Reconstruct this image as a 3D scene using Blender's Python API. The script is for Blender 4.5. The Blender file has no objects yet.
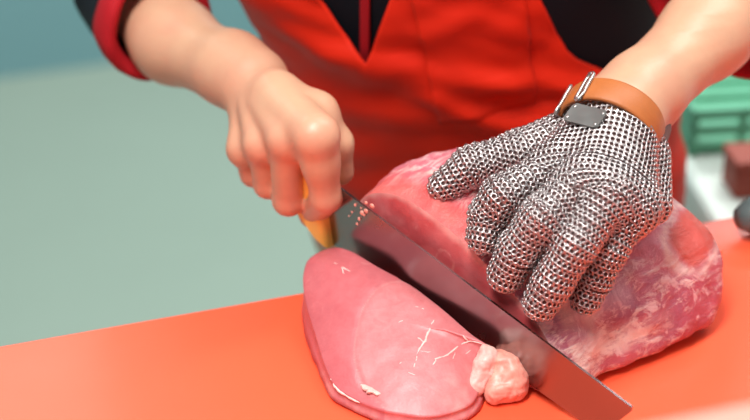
import bpy, bmesh, math, random
import numpy as np
from mathutils import Vector, Matrix, noise as mnoise
from mathutils.bvhtree import BVHTree
random.seed(4); np.random.seed(4)
SC = bpy.context.scene; COL = SC.collection

# ------------------------------------------------------------------ camera
FOC = 75.0; PIT = math.radians(30); BZ = 1.05; DIST = 1.2
TGT = np.array([0, 0, 1.10])
FW = np.array([0, math.cos(PIT), -math.sin(PIT)]); RT = np.array([1.0, 0, 0]); UP = np.cross(RT, FW)
CAM = TGT - FW * DIST; KPX = 750 * FOC / 36
cd = bpy.data.cameras.new('camera'); cd.lens = FOC; cd.sensor_width = 36; cd.clip_start = .05
cam = bpy.data.objects.new('camera', cd); COL.objects.link(cam)
cam.location = CAM; cam.rotation_euler = (math.pi / 2 - PIT, 0, 0)
cd.dof.use_dof = True; cd.dof.focus_distance = 1.065; cd.dof.aperture_fstop = 3.8
SC.camera = cam

# ------------------------------------------------------------------ light
w = bpy.data.worlds.new('room_light'); SC.world = w; w.use_nodes = True
w.node_tree.nodes['Background'].inputs[0].default_value = (.93, .97, 1, 1)
w.node_tree.nodes['Background'].inputs[1].default_value = .32
def area(name, loc, tgt, sx, sy, power, col=(1, .98, .95)):
    l = bpy.data.lights.new(name, 'AREA'); l.shape = 'RECTANGLE'; l.size = sx; l.size_y = sy; l.energy = power; l.color = col
    o = bpy.data.objects.new(name, l); COL.objects.link(o); o.location = loc
    o.rotation_euler = (Vector(tgt) - Vector(loc)).to_track_quat('-Z', 'Y').to_euler(); return o
area('ceiling_lamp', (-.3, -.75, 2.9), (0, -.05, 1.1), .4, 1.1, 55)
area('ceiling_lamp', (.9, .5, 2.9), (.1, 0, 1.1), .4, 1.3, 24)
area('ceiling_lamp', (.5, 2.2, 2.9), (.5, 2.0, 0), 2.0, .45, 80)
area('ceiling_lamp', (-1.3, 2.0, 2.9), (-1.3, 2.1, 0), 1.3, .5, 20)
SC.view_settings.view_transform = 'Standard'; SC.view_settings.look = 'None'
SC.view_settings.exposure = 0.0; SC.view_settings.gamma = 1.0; SC.view_settings.use_curve_mapping = False

# ------------------------------------------------------------------ pixel helpers (photo frame 750 x 420) -> metres
def ray(px, py): return FW + RT * ((px - 375) / KPX) + UP * ((210 - py) / KPX)
def D(px, py, d): return CAM + ray(px, py) * d                      # at depth d
def Z(px, py, z):                                                   # at height z over the board
    r = ray(px, py); return CAM + r * ((BZ + z - CAM[2]) / r[2])
Q0 = np.array([-.007, -.05, BZ]); T = np.array([.711, -.703, 0]); N = np.array([.703, .711, 0]); ZA = np.array([0, 0, 1.0])
def Q(s, u, h): return Q0 + s * T + u * N + h * ZA                  # frame of the cut: along blade, into the roast, up
def U(px, py, u):                                                   # on the plane at offset u from the cut
    r = ray(px, py); return CAM + r * (((Q0 + u * N - CAM) @ N) / (r @ N))
def nrm(v): v = np.asarray(v, float); return v / np.linalg.norm(v)

# ------------------------------------------------------------------ object helpers
def tag(o, label=None, cat=None, group=None, kind=None):
    for k, v in (('label', label), ('category', cat), ('group', group), ('kind', kind)):
        if v: o[k] = v
    return o
def link(name, me, mat=None, parent=None, smooth=True):
    o = bpy.data.objects.new(name, me); COL.objects.link(o)
    for m in (mat if isinstance(mat, (list, tuple)) else [mat] if mat else []): me.materials.append(m)
    if smooth and len(me.polygons): me.polygons.foreach_set('use_smooth', [True] * len(me.polygons))
    if parent: o.parent = parent
    return o
def pymesh(name, v, f, mat=None, parent=None, smooth=True):
    me = bpy.data.meshes.new(name); me.from_pydata([tuple(map(float, p)) for p in v], [], [tuple(map(int, q)) for q in f]); me.validate(); me.update()
    return link(name, me, mat, parent, smooth)
def bmobj(name, bm, mat=None, parent=None, smooth=True):
    bmesh.ops.recalc_face_normals(bm, faces=bm.faces)
    me = bpy.data.meshes.new(name); bm.to_mesh(me); bm.free(); return link(name, me, mat, parent, smooth)
def add_box(bm, c, half, axes=None, bevel=0.0, seg=2):
    r = bmesh.ops.create_cube(bm, size=2)['verts']
    A = np.eye(3) if axes is None else np.array(axes)
    for v in r:
        p = np.array(v.co); v.co = Vector(np.asarray(c) + sum(A[i] * half[i] * p[i] for i in range(3)))
    bmesh.ops.recalc_face_normals(bm, faces=list({f for v in r for f in v.link_faces}))
    if bevel:
        es = list({e for v in r for e in v.link_edges})
        bmesh.ops.bevel(bm, geom=es, offset=bevel, segments=seg, affect='EDGES', profile=.5)
def box(name, c, half, mat, parent=None, axes=None, bevel=0.0, seg=2):
    bm = bmesh.new(); add_box(bm, c, half, axes, bevel, seg); return bmobj(name, bm, mat, parent, smooth=False)
def tube(pts, rad, nseg=16, closed=False):
    """swept tube; returns verts, faces"""
    pts = [np.asarray(p, float) for p in pts]; n = len(pts); v = []; f = []
    rad = [rad] * n if np.isscalar(rad) else rad
    up = None
    for i, p in enumerate(pts):
        if closed: t = nrm(pts[(i + 1) % n] - pts[i - 1])
        else: t = nrm(pts[min(i + 1, n - 1)] - pts[max(i - 1, 0)])
        if up is None: up = nrm(np.cross(t, [.3, .5, .81]))
        up = nrm(up - t * (up @ t)); b = np.cross(t, up)
        for k in range(nseg):
            a = 2 * math.pi * k / nseg; v.append(p + rad[i] * (math.cos(a) * up + math.sin(a) * b))
    for i in range(n if closed else n - 1):
        for k in range(nseg):
            j = (i + 1) % n; k2 = (k + 1) % nseg
            f.append((i * nseg + k, i * nseg + k2, j * nseg + k2, j * nseg + k))
    if not closed: f.append(tuple(range(nseg))[::-1]); f.append(tuple(range((n - 1) * nseg, n * nseg)))
    return v, f
def catmull(P, n, closed=False):
    P = np.asarray(P, float); m = len(P); out = []
    segs = m if closed else m - 1
    for q in range(n):
        x = q / n * segs if closed else q / (n - 1) * segs
        i = min(int(x), segs - 1); t = x - i
        g = (lambda k: P[k % m]) if closed else (lambda k: P[min(max(k, 0), m - 1)])
        a, b, c, d = g(i - 1), g(i), g(i + 1), g(i + 2)
        out.append(.5 * (2 * b + (c - a) * t + (2 * a - 5 * b + 4 * c - d) * t * t + (3 * b - a - 3 * c + d) * t ** 3))
    return np.array(out)
def fbm(p, sc, oct=3):
    s = 0; a = 1; q = Vector(p) * sc
    for _ in range(oct): s += a * mnoise.noise(q); q = q * 2.03 + Vector((3.1, 1.7, 9.2)); a *= .5
    return s

# ------------------------------------------------------------------ signed distance bodies
def cone_d(p, a, b, ra, rb):
    ba = b - a; t = np.clip(((p - a) @ ba) / max(ba @ ba, 1e-12), 0, 1)
    return np.linalg.norm(p - a - t[..., None] * ba, axis=-1) - (ra + (rb - ra) * t)
def smin(f, d, k): h = np.clip(.5 + .5 * (f - d) / k, 0, 1); return f * (1 - h) + d * h - k * h * (1 - h)
def sdf(p, prims):
    f = np.full(p.shape[:-1], 1.0)
    for a, b, ra, rb, k in prims: f = smin(f, cone_d(p, a, b, ra, rb), k)
    return f
def sdf_n(p, prims, e=4e-4):
    g = np.stack([sdf(p + d, prims) - sdf(p - d, prims) for d in np.eye(3) * e], -1)
    return g / np.maximum(np.linalg.norm(g, axis=-1, keepdims=True), 1e-9)
def grid_sdf(xs, ys, zs, prims):
    f = np.full((len(xs), len(ys), len(zs)), 1.0, np.float32)
    for a, b, ra, rb, k in prims:
        m = max(ra, rb) + k + .012; lo = np.minimum(a, b) - m; hi = np.maximum(a, b) + m
        ix = [slice(*np.searchsorted(c, (lo[i], hi[i]))) for i, c in enumerate((xs, ys, zs))]
        P = np.stack(np.meshgrid(xs[ix[0]], ys[ix[1]], zs[ix[2]], indexing='ij'), -1)
        if P.size: f[tuple(ix)] = smin(f[tuple(ix)], cone_d(P, a, b, ra, rb), k)
    return f
def surface_nets(xs, ys, zs, f):
    C = [np.asarray(c) for c in (xs, ys, zs)]; sh = np.array(f.shape); cs = sh - 1
    acc = np.zeros(tuple(cs) + (3,), np.float32); cnt = np.zeros(tuple(cs), np.int16); ed = []
    for ax in range(3):
        lo = [slice(None)] * 3; hi = [slice(None)] * 3; lo[ax] = slice(0, -1); hi[ax] = slice(1, None)
        fa = f[tuple(lo)]; fb = f[tuple(hi)]
        I = np.argwhere((fa < 0) != (fb < 0)); va = fa[tuple(I.T)]; vb = fb[tuple(I.T)]
        t = va / (va - vb); P = np.stack([C[i][I[:, i]] for i in range(3)], -1).astype(np.float64)
        P[:, ax] += t * (C[ax][I[:, ax] + 1] - C[ax][I[:, ax]])
        o1, o2 = [i for i in range(3) if i != ax]
        for d1 in (0, -1):
            for d2 in (0, -1):
                J = I.copy(); J[:, o1] += d1; J[:, o2] += d2
                ok = ((J >= 0) & (J < cs)).all(1)
                np.add.at(acc, tuple(J[ok].T), P[ok]); np.add.at(cnt, tuple(J[ok].T), 1)
        ed.append((ax, I, va < 0))
    idx = np.full(tuple(cs), -1, np.int64); cells = np.argwhere(cnt > 0); idx[tuple(cells.T)] = np.arange(len(cells))
    V = acc[tuple(cells.T)] / cnt[tuple(cells.T)][:, None]; F = []
    for ax, I, s in ed:
        o1, o2 = (ax + 1) % 3, (ax + 2) % 3; q = []
        for d1, d2 in ((-1, -1), (0, -1), (0, 0), (-1, 0)):
            J = I.copy(); J[:, o1] += d1; J[:, o2] += d2; ok = ((J >= 0) & (J < cs)).all(1)
            r = np.full(len(I), -1, np.int64); r[ok] = idx[tuple(J[ok].T)]; q.append(r)
        q = np.stack(q, 1); ok = (q >= 0).all(1); q = q[ok]; s = s[ok]; q[~s] = q[~s][:, ::-1]; F.append(q)
    return V, np.concatenate(F)
def axis(lo, hi, step, fine):
    out = [lo]
    while out[-1] < hi: out.append(out[-1] + next((s for a, b, s in fine if a <= out[-1] < b), step))
    return np.array(out)

# ------------------------------------------------------------------ materials
class NT:
    def __init__(s, name):
        s.m = bpy.data.materials.new(name); s.m.use_nodes = True; s.t = s.m.node_tree; s.n = s.t.nodes; s.l = s.t.links; s.b = s.n['Principled BSDF']
    def node(s, ty, ins=None, **kw):
        n = s.n.new(ty)
        for k, v in kw.items(): setattr(n, k, v)
        for k, v in (ins or {}).items(): s.put(n.inputs[k], v)
        return n
    def put(s, sock, v):
        if hasattr(v, 'is_output'): s.l.new(v, sock)
        else: sock.default_value = v
    def set(s, **kw):
        for k, v in kw.items(): s.put(s.b.inputs[k.replace('_', ' ')], v)
    def coord(s, scale=(1, 1, 1), rot=(0, 0, 0)):
        c = s.node('ShaderNodeTexCoord'); return s.node('ShaderNodeMapping', {'Vector': c.outputs['Object'], 'Scale': scale, 'Rotation': rot}).outputs[0]
    def noise(s, scale, detail=4, vec=None, rough=.55, dist=0.0):
        return s.node('ShaderNodeTexNoise', {'Vector': vec or s.coord(), 'Scale': scale, 'Detail': detail, 'Roughness': rough, 'Distortion': dist}).outputs[0]
    def ramp(s, fac, stops):
        r = s.node('ShaderNodeValToRGB', {'Fac': fac}); e = r.color_ramp.elements
        while len(e) < len(stops): e.new(.5)
        for k, (p, c) in enumerate(stops): e[k].position = p; e[k].color = (*c, 1) if len(c) == 3 else c
        return r.outputs[0]
    def mix(s, fac, a, b, mode='MIX'):
        m = s.node('ShaderNodeMix', data_type='RGBA', blend_type=mode)
        s.put(m.inputs['Factor'], fac)
        for k, v in ((6, a), (7, b)): s.put(m.inputs[k], v if hasattr(v, 'is_output') else (*v, 1))
        return m.outputs[2]
    def bump(s, h, strength=.3, dist=.002):
        b = s.node('ShaderNodeBump', {'Height': h, 'Strength': strength, 'Distance': dist}); s.set(Normal=b.outputs[0]); return b
G = lambda v: (v, v, v)
def lin(r, g, b): return tuple(((c / 255) / 12.92 if c <= 10 else ((c / 255 + .055) / 1.055) ** 2.4) for c in (r, g, b))
def plain(name, col, rough=.5, metal=0.0, var=.08, nscale=40, bump=0.0, bscale=200):
    t = NT(name); n = t.noise(nscale)
    t.set(Base_Color=t.mix(n, tuple(c * (1 - var) for c in col), tuple(min(1, c * (1 + var)) for c in col)), Roughness=rough, Metallic=metal)
    if bump: t.bump(t.noise(bscale, 5), bump, .001)
    return t.m

def mat_skin():
    t = NT('skin'); n = t.noise(18, 4); f = t.noise(260, 3)
    c = t.mix(t.ramp(n, [(.35, G(0)), (.7, G(1))]), lin(208, 164, 132), lin(204, 150, 122))
    at = t.node('ShaderNodeAttribute', attribute_name='flush').outputs['Fac']
    c = t.mix(at, c, lin(222, 134, 112))
    t.set(Base_Color=c, Roughness=.42, Subsurface_Weight=.06, Subsurface_Radius=(.01, .004, .002)); t.b.inputs['Subsurface Scale'].default_value = 1.0
    t.bump(f, .25, .0006); return t.m
def mat_cloth(name, col, dark, rough=.75):
    t = NT(name); n = t.noise(9, 3); wv = t.noise(900, 2)
    t.set(Base_Color=t.mix(n, dark, col), Roughness=rough, Sheen_Weight=0.0); t.bump(wv, .25, .0006); t.b.inputs['Specular IOR Level'].default_value = .25; return t.m
def mat_board():
    t = NT('board_plastic'); n = t.noise(5, 4); sc = t.noise(26, 6, t.coord((1, 9, 1), (0, 0, .9)), .7)
    sp = t.ramp(t.noise(60, 2, None, .8), [(.16, G(1)), (.2, G(0))])
    c = t.mix(n, lin(250, 98, 64), lin(245, 88, 54)); c = t.mix(sp, c, lin(150, 40, 24))
    t.set(Base_Color=c, Roughness=t.ramp(n, [(.3, G(.33)), (.7, G(.42))]))
    t.bump(t.mix(.5, sc, t.noise(420, 3)), .12, .001); return t.m
def mat_cut(name, a, b, fat, vein=.5, attr=False):
    t = NT(name); n = t.noise(14, 5, dist=.6); fine = t.noise(420, 3)
    c = t.mix(t.ramp(n, [(.3, G(0)), (.72, G(1))]), a, b)
    if attr:
        at = t.node('ShaderNodeAttribute', attribute_name='muscle').outputs['Fac']
        c = t.mix(at, c, lin(221, 130, 131))
        fa = t.node('ShaderNodeAttribute', attribute_name='fat').outputs['Fac']
        c = t.mix(fa, c, lin(240, 190, 180))
    c = t.mix(t.ramp(t.noise(130, 6, None, .7, .5), [(.35, G(.28)), (.6, G(0))]), c, lin(176, 70, 78))
    c = t.mix(t.ramp(t.noise(70, 3, dist=1.2), [(.62, G(0)), (.8, G(vein))]), c, fat)
    t.set(Base_Color=c, Roughness=.42, Subsurface_Weight=.12, Subsurface_Radius=(.012, .003, .003), Specular_IOR_Level=.5); t.b.inputs['Subsurface Scale'].default_value = .6
    t.bump(t.mix(.4, fine, t.noise(60, 4)), .3, .0012); return t.m
def mat_roast():
    t = NT('roast_skin'); co = t.coord((1, 1, 1), (0, 0, -.79))       # x of this frame runs across, y along the fibres
    st = t.node('ShaderNodeMapping', {'Vector': co, 'Scale': (1, 1, 1)}).outputs[0]
    long_ = t.node('ShaderNodeMapping', {'Vector': co, 'Scale': (.28, 1.3, 1)}).outputs[0]
    base = t.mix(t.ramp(t.noise(16, 4), [(.32, G(0)), (.68, G(1))]), lin(182, 78, 92), lin(216, 130, 144))
    purple = t.ramp(t.noise(11, 3, dist=.5), [(.5, G(0)), (.7, G(.75))])
    c = t.mix(purple, base, lin(172, 110, 138))
    streak = t.ramp(t.noise(110, 8, long_, .72, .6), [(.5, G(0)), (.58, G(.9))])
    area_ = t.ramp(t.noise(18, 3), [(.4, G(0)), (.55, G(1))])
    c = t.mix(t.mix(1.0, streak, area_, 'MULTIPLY'), c, lin(244, 208, 200))
    film = t.ramp(t.noise(48, 8, None, .68, 1.6), [(.54, G(0)), (.62, G(.75))])
    c = t.mix(film, c, lin(240, 196, 196))
    bandf = t.node('ShaderNodeAttribute', attribute_name='band').outputs['Fac']
    c = t.mix(t.mix(1.0, bandf, t.ramp(t.noise(90, 8, long_, .75, .4), [(.40, G(.1)), (.54, G(1))]), 'MULTIPLY'), c, lin(250, 218, 206))
    c = t.mix(t.ramp(t.noise(60, 7, long_, .7, .6), [(.58, G(0)), (.66, G(.65))]), c, lin(170, 60, 72))
    for nm, col in (('film', lin(214, 204, 222)), ('patch', lin(200, 78, 64)), ('fat', lin(250, 214, 200)), ('red', lin(218, 88, 84))):
        c = t.mix(t.node('ShaderNodeAttribute', attribute_name=nm).outputs['Fac'], c, col)
    t.set(Base_Color=c, Roughness=.3, Subsurface_Weight=.05, Subsurface_Radius=(.012, .003, .003)); t.b.inputs['Subsurface Scale'].default_value = .6
    h = t.mix(.5, t.noise(110, 8, long_, .72, .6), t.noise(48, 8, None, .68, 1.6)); t.bump(h, .8, .005); return t.m
def mat_steel(name, col, rough, streak=True):
    t = NT(name); r = t.noise(30, 4)
    t.set(Base_Color=(*col, 1), Metallic=1.0, Roughness=t.ramp(r, [(.3, G(rough * .8)), (.7, G(rough * 1.25))]))
    return t.m
M = dict(vein=plain('vein_fat', lin(246, 200, 192), .4, var=.04), tub=plain('tub_plastic', lin(212, 128, 112), .5, var=.03), gap_shade=plain('glove_gap_shade', lin(104, 76, 72), .6, var=.2, nscale=300, bump=.4, bscale=900), skin=mat_skin(), apron=mat_cloth('apron_cloth', lin(224, 44, 16), lin(208, 32, 12), .55), shirt=mat_cloth('shirt_cloth', lin(8, 14, 24), lin(5, 9, 17)),
         cuff=mat_cloth('cuff_cloth', lin(186, 26, 36), lin(150, 18, 28)), board=mat_board(),
         slice=mat_cut('slice_meat', lin(190, 95, 101), lin(204, 109, 113), lin(232, 170, 166), .2, True),
         face=mat_cut('roast_cut_meat', lin(178, 66, 70), lin(200, 84, 84), lin(244, 180, 165), .35, True),
         roast=mat_roast(), fat=mat_cut('meat_fat', lin(238, 180, 168), lin(244, 205, 194), lin(252, 226, 216), .5),
         lump=mat_cut('fatty_trim', lin(232, 140, 122), lin(244, 178, 160), lin(250, 214, 202), .6),
         blade=mat_steel('blade_steel', (.33, .30, .31), .22), ring=mat_steel('ring_steel', (.56, .52, .515), .34), plate=mat_steel('plate_steel', (.27, .28, .27), .5),
         buckle=mat_steel('buckle_steel', (.6, .59, .57), .35), handle=plain('handle_plastic', lin(252, 200, 96), .42), leather=plain('tan_leather', lin(176, 100, 48), .5, var=.12, nscale=120, bump=.25, bscale=700),
         floor=plain('floor_resin', lin(132, 150, 138), .5, var=.05, nscale=2.5), wall=plain('wall_tile', lin(116, 158, 164), .4, var=.04, nscale=2),
         white=plain('white_enamel', lin(222, 236, 228), .4, var=.03), green=plain('green_plastic', lin(84, 166, 130), .45, var=.1), greenpale=plain('pale_crate_plastic', lin(170, 215, 190), .5),
         brown=plain('brown_carton', lin(150, 62, 44), .6, var=.1), gray=plain('dark_gray_plastic', lin(84, 100, 100), .45), steel=mat_steel('table_steel', (.6, .6, .6), .35),
         trouser=mat_cloth('trouser_cloth', lin(40, 42, 50), lin(30, 32, 38)), shoe=plain('shoe_leather', lin(30, 28, 28), .5), hair=plain('hair', lin(50, 36, 28), .6, nscale=300, var=.3))

# ------------------------------------------------------------------ the room
E = nrm([.95, .311, 0]); EN = np.array([E[1], -E[0], 0])               # along the board's back edge; towards the camera
def slab(name, p, lx, ly, th, mat, parent=None, bevel=.004, top=0.0):  # p: centre of top face
    return box(name, np.asarray(p) - ZA * (th / 2), (lx / 2, ly / 2, th / 2), mat, parent, (E, EN, ZA), bevel)
tag(box('floor', (0, 1.5, -.03), (4.5, 4.5, .03), M['floor']), kind='structure')
wp = CAM + ray(0, 80) * (CAM[2] / -ray(0, 80)[2])
WP = wp + E * 1.2
tag(box('wall_back', WP - EN * .06 + ZA * 1.5, (4.5, .05, 1.5), M['wall'], None, (E, EN, ZA)), kind='structure')

BP = Z(375, 279, 0)                                                    # a point of the board's back edge
t_ = bpy.data.objects.new('work_table', None); COL.objects.link(t_); t_.location = (BP + EN * .33) * [1, 1, 0]
tag(t_, 'steel work table under the orange cutting board', 'table')
def child(o, par): o.parent = par; o.matrix_parent_inverse = Matrix.Translation(par.location).inverted(); return o
ctr = BP + EN * .34
child(slab('tabletop', ctr - ZA * .0325, 1.7, .6, .03, M['steel']), t_)
for sx in (-1, 1):
    for sy in (-1, 1):
        c = ctr + E * sx * .78 + EN * sy * .24
        child(box('leg', (c[0], c[1], (BZ - .062) / 2), (.02, .02, (BZ - .062) / 2), M['steel'], None, (E, EN, ZA), .004), t_)
tag(slab('cutting_board', ctr, 1.8, .68, .032, M['board'], None, .003), 'large orange red plastic cutting board under the meat', 'cutting board')

# chest freezer, crate and carton behind, to the right
FX = np.array([1.0, .12, 0]); FX = nrm(FX); FY = np.array([-FX[1], FX[0], 0])
fz = bpy.data.objects.new('chest_freezer', None); COL.objects.link(fz); fz.location = (.98, .86, 0)
tag(fz, 'white chest freezer behind the cutting board at right', 'freezer')
fc = np.array([.98, .86, 0])
child(box('body', fc + ZA * .40, (.66, .40, .40), M['white'], None, (FX, FY, ZA), .02, 3), fz)
child(box('lid', fc + ZA * .83, (.67, .41, .03), M['white'], None, (FX, FY, ZA), .012, 3), fz)
child(box('handle', fc - FY * .42 + ZA * .81, (.12, .012, .012), M['gray'], None, (FX, FY, ZA), .004), fz)
def onz(px, py, z):
    r = ray(px, py); return CAM + r * ((z - CAM[2]) / r[2])
a = onz(690, 160, .86)
cc = a + FX * .175 + FY * .125
cr = bpy.data.objects.new('crate', None); COL.objects.link(cr); cr.location = cc * [1, 1, 0] + ZA * .86
tag(cr, 'low green slatted plastic crate lying on the white chest freezer', 'crate')
bm = bmesh.new()
for k in range(6): add_box(bm, cc + FY * (-.1 + .04 * k) + ZA * .008, (.17, .012, .006), (FX, FY, ZA), .002)
child(bmobj('base', bm, M['green'], None, False), cr)
for s in (-1, 1):
    bm = bmesh.new()
    for k in range(3): add_box(bm, cc + FY * s * .115 + ZA * (.012 + .02 * k), (.175, .004, .006), (FX, FY, ZA), .001)
    for k in range(7): add_box(bm, cc + FY * s * .115 + FX * (-.171 + .057 * k) + ZA * .03, (.004, .0045, .029), (FX, FY, ZA), .001)
    child(bmobj('side_wall', bm, M['green'], None, False), cr)
    bm = bmesh.new()
    for k in range(3): add_box(bm, cc + FX * s * .171 + ZA * (.012 + .02 * k), (.004, .115, .006), (FX, FY, ZA), .001)
    child(bmobj('end_wall', bm, M['green'], None, False), cr)
bx = onz(725, 201, .86) + FX * .14 + FY * .025
ct = bpy.data.objects.new('carton', None); COL.objects.link(ct); ct.location = bx * [1, 1, 0] + ZA * .86
tag(ct, 'reddish brown carton on the white chest freezer beside the green crate', 'box')
child(box('body', bx + ZA * .018, (.13, .024, .018), M['brown'], None, (FX, FY, ZA), .004), ct)
child(box('lid', bx + ZA * .040, (.132, .025, .005), M['brown'], None, (FX, FY, ZA), .003), ct)
# dark grey tool at the board's right edge
sp = Z(752, 216, .02)
sk = bpy.data.objects.new('sharpening_steel', None); COL.objects.link(sk); sk.location = sp * [1, 1, 0] + ZA * BZ
tag(sk, 'dark grey rounded tool lying at the right end of the cutting board', 'tool')
hp = [sp + E * q + ZA * 0 for q in np.linspace(-.012, .11, 10)]
v, f = tube(hp, [.009, .016, .018, .018, .017, .016, .016, .017, .018, .012], 20); child(pymesh('grip', v, f, M['gray']), sk)
v, f = tube([sp + E * .105, sp + E * .25, sp + E * .34], [.006, .006, .004], 14); child(pymesh('rod', v, f, M['steel']), sk)

# pale tub added close to the lens to stand in for a hazy veil
tz = 1.30; ta, tb_ = onz(556, 437, tz), onz(750, 398, tz); TE = nrm(tb_ - ta); TF = np.array([TE[1], -TE[0], 0]); tcn = ta + TE * .12 + TF * .045
tub = bpy.data.objects.new('veil_tub', None); COL.objects.link(tub); tub.location = tcn * [1, 1, 0] + ZA * BZ
tag(tub, 'pale pink lidded tub added as a hazy veil at the front right corner', 'tub')
child(box('body', tcn * [1, 1, 0] + ZA * (BZ + .0005 + tz - .014) / 2, (.115, .041, (tz - .014 - BZ) / 2), M['tub'], None, (TE, TF, ZA), .012, 3), tub)
child(box('lid', tcn * [1, 1, 0] + ZA * (tz - .007), (.12, .045, .007), M['tub'], None, (TE, TF, ZA), .005, 3), tub)

# ------------------------------------------------------------------ roast
prof = {  # (s, z) loops of the roast, from the cut (u = 0) to its far end
 0.0:  [(-.003,.004),(-.015,.03),(-.015,.062),(-.004,.086),(.017,.1),(.045,.104),(.09,.094),(.135,.074),(.168,.053),(.187,.026),(.184,.006),(.12,.001),(.05,.001)],
 .012: [(-.004,.003),(-.017,.03),(-.017,.064),(-.005,.09),(.015,.104),(.05,.108),(.095,.098),(.138,.078),(.17,.056),(.189,.026),(.186,.006),(.12,.001),(.05,.001)],
 .045: [(-.003,.003),(-.018,.03),(-.018,.064),(-.006,.092),(.016,.108),(.055,.114),(.1,.107),(.143,.088),(.172,.062),(.191,.028),(.187,.004),(.12,.001),(.05,.001)],
 .085: [(.0,.003),(-.018,.03),(-.018,.06),(-.002,.088),(.03,.108),(.068,.115),(.108,.11),(.15,.092),(.182,.064),(.2,.028),(.196,.004),(.12,.001),(.06,.001)],
 .125: [(.03,.004),(.012,.03),(.012,.056),(.026,.08),(.052,.098),(.085,.105),(.12,.104),(.158,.092),(.19,.068),(.209,.030),(.204,.005),(.14,.001),(.08,.001)],
 .155: [(.07,.01),(.052,.032),(.052,.052),(.062,.07),(.082,.084),(.108,.091),(.135,.092),(.165,.086),(.192,.068),(.208,.036),(.202,.010),(.15,.004),(.11,.005)],
 .176: [(.11,.026),(.1,.038),(.1,.05),(.105,.06),(.116,.068),(.13,.073),(.146,.075),(.165,.072),(.182,.061),(.189,.046),(.181,.03),(.158,.022),(.13,.022)],
 .186: [(.138,.043),(.136,.046),(.136,.049),(.138,.052),(.142,.055),(.147,.057),(.152,.057),(.157,.056),(.161,.053),(.163,.049),(.16,.045),(.154,.042),(.146,.041)]}
def build_roast():
    us = sorted(prof); NS = 150
    loops = {u: catmull(prof[u], NS, True) for u in us}
    uu = np.concatenate([np.linspace(us[i], us[i + 1], max(3, int((us[i + 1] - us[i]) / .0018)), endpoint=False) for i in range(len(us) - 1)] + [[us[-1]]])
    st = np.array([[loops[u][k] for u in us] for k in range(NS)])     # NS, nu, 2
    V = []; L2 = []
    for u in uu:
        i = min(np.searchsorted(us, u, 'right') - 1, len(us) - 2); t = (u - us[i]) / (us[i + 1] - us[i])
        g = lambda k: st[:, min(max(k, 0), len(us) - 1)]
        # monotone-ish interpolation along u
        m0 = (g(i + 1) - g(i - 1)) / (us[min(i + 1, len(us) - 1)] - us[max(i - 1, 0)]); m1 = (g(i + 2) - g(i)) / (us[min(i + 2, len(us) - 1)] - us[i]); h = us[i + 1] - us[i]
        P = (2*t**3 - 3*t*t + 1) * g(i) + (t**3 - 2*t*t + t) * h * m0 + (-2*t**3 + 3*t*t) * g(i + 1) + (t**3 - t*t) * h * m1
        L2.append(P)
        c = P.mean(0)
        for p in P:
            q = Q(p[0], u, p[1]); d = p - c; d = d / max(np.linalg.norm(d), 1e-6)
            a = (.0032 * fbm(q, 22, 3) + .0016 * fbm(q * [1, 1, 1], 60, 2)) * min(1, u / .006)
            q = q + (d[0] * T + d[1] * ZA) * a
            q[2] = max(q[2], BZ + .0006); V.append(q)
    nu = len(uu); F = []
    for i in range(nu - 1):
        for k in range(NS): F.append((i * NS + k, i * NS + (k + 1) % NS, (i + 1) * NS + (k + 1) % NS, (i + 1) * NS + k))
    F.append(tuple(range((nu - 1) * NS, nu * NS)))
    V = np.array(V)
    root = pymesh('meat_roast', V, F, M['roast'])
    bm = bmesh.new(); bm.from_mesh(root.data); bmesh.ops.recalc_face_normals(bm, faces=bm.faces); bm.to_mesh(root.data); bm.free()
    root.data.polygons.foreach_set('use_smooth', [True] * len(root.data.polygons))
    S = (V - Q0) @ T; UU = (V - Q0) @ N; ZZ = V[:, 2] - BZ
    nz = np.array([fbm(p, 70, 3) for p in V]); nz2 = np.array([fbm(p + 5, 35, 3) for p in V])
    def att(name, val):
        a = root.data.attributes.new(name, 'FLOAT', 'POINT'); a.data.foreach_set('value', np.clip(val, 0, 1).astype(np.float32))
    qd = V - CAM; dd = qd @ FW; PX = 375 + KPX * (qd @ RT) / dd; PY = 210 - KPX * (qd @ UP) / dd; vis = ZZ > .02
    rr = np.hypot((PX - 692) / 21, (PY - 238) / 27) + nz * .22
    att('patch', np.clip((1.12 - rr) / .18, 0, 1) * .9 * vis)
    ringf = np.exp(-((rr - 1.28) / .16) ** 2) * .55 * vis * (UU > .06)
    band = np.clip(1 - np.abs(PY - (366 - .36 * (PX - 560)) + 8 * nz2) / 26, 0, 1) * np.clip((676 - PX) / 30, 0, 1) * vis * (UU > .012)
    att('band', band)
    att('film', np.clip(1.3 - np.hypot((PX - 590) / 46, (PY - 296) / 20) + .5 * nz2, 0, 1) * .75 * vis)
    att('red', np.clip(1.3 - UU / .035 + .45 * nz2, 0, 1) * np.clip((.13 - S) / .04, 0, 1) * .9)
    fat = np.clip(1.2 - np.abs(UU - .004 - .006 * nz2) / .006, 0, 1) * np.clip(nz * 2 + .6, 0, 1) * .75 * np.clip(ZZ / .05, 0, 1)
    fat = np.maximum(fat, np.clip(1.5 - (((S - .155) / .03) ** 2 + ((UU - .03) / .03) ** 2) + nz * .8, 0, 1) * np.clip(.6 + nz2, 0, 1) * .85)
    fat = np.maximum(fat, np.clip(1.2 - np.abs(S - .02 - .35 * UU + .012 * nz2) / .006, 0, 1) * np.clip(nz * 3 + .2, 0, 1) * np.clip(ZZ / .08, 0, 1) * (UU < .06) * .85)
    fat = np.maximum(fat, ringf); att('fat', fat)
    # the cut face
    P = L2[0]; c = np.array([.07, .05]); R = 40; vv = []; ff = []
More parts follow.
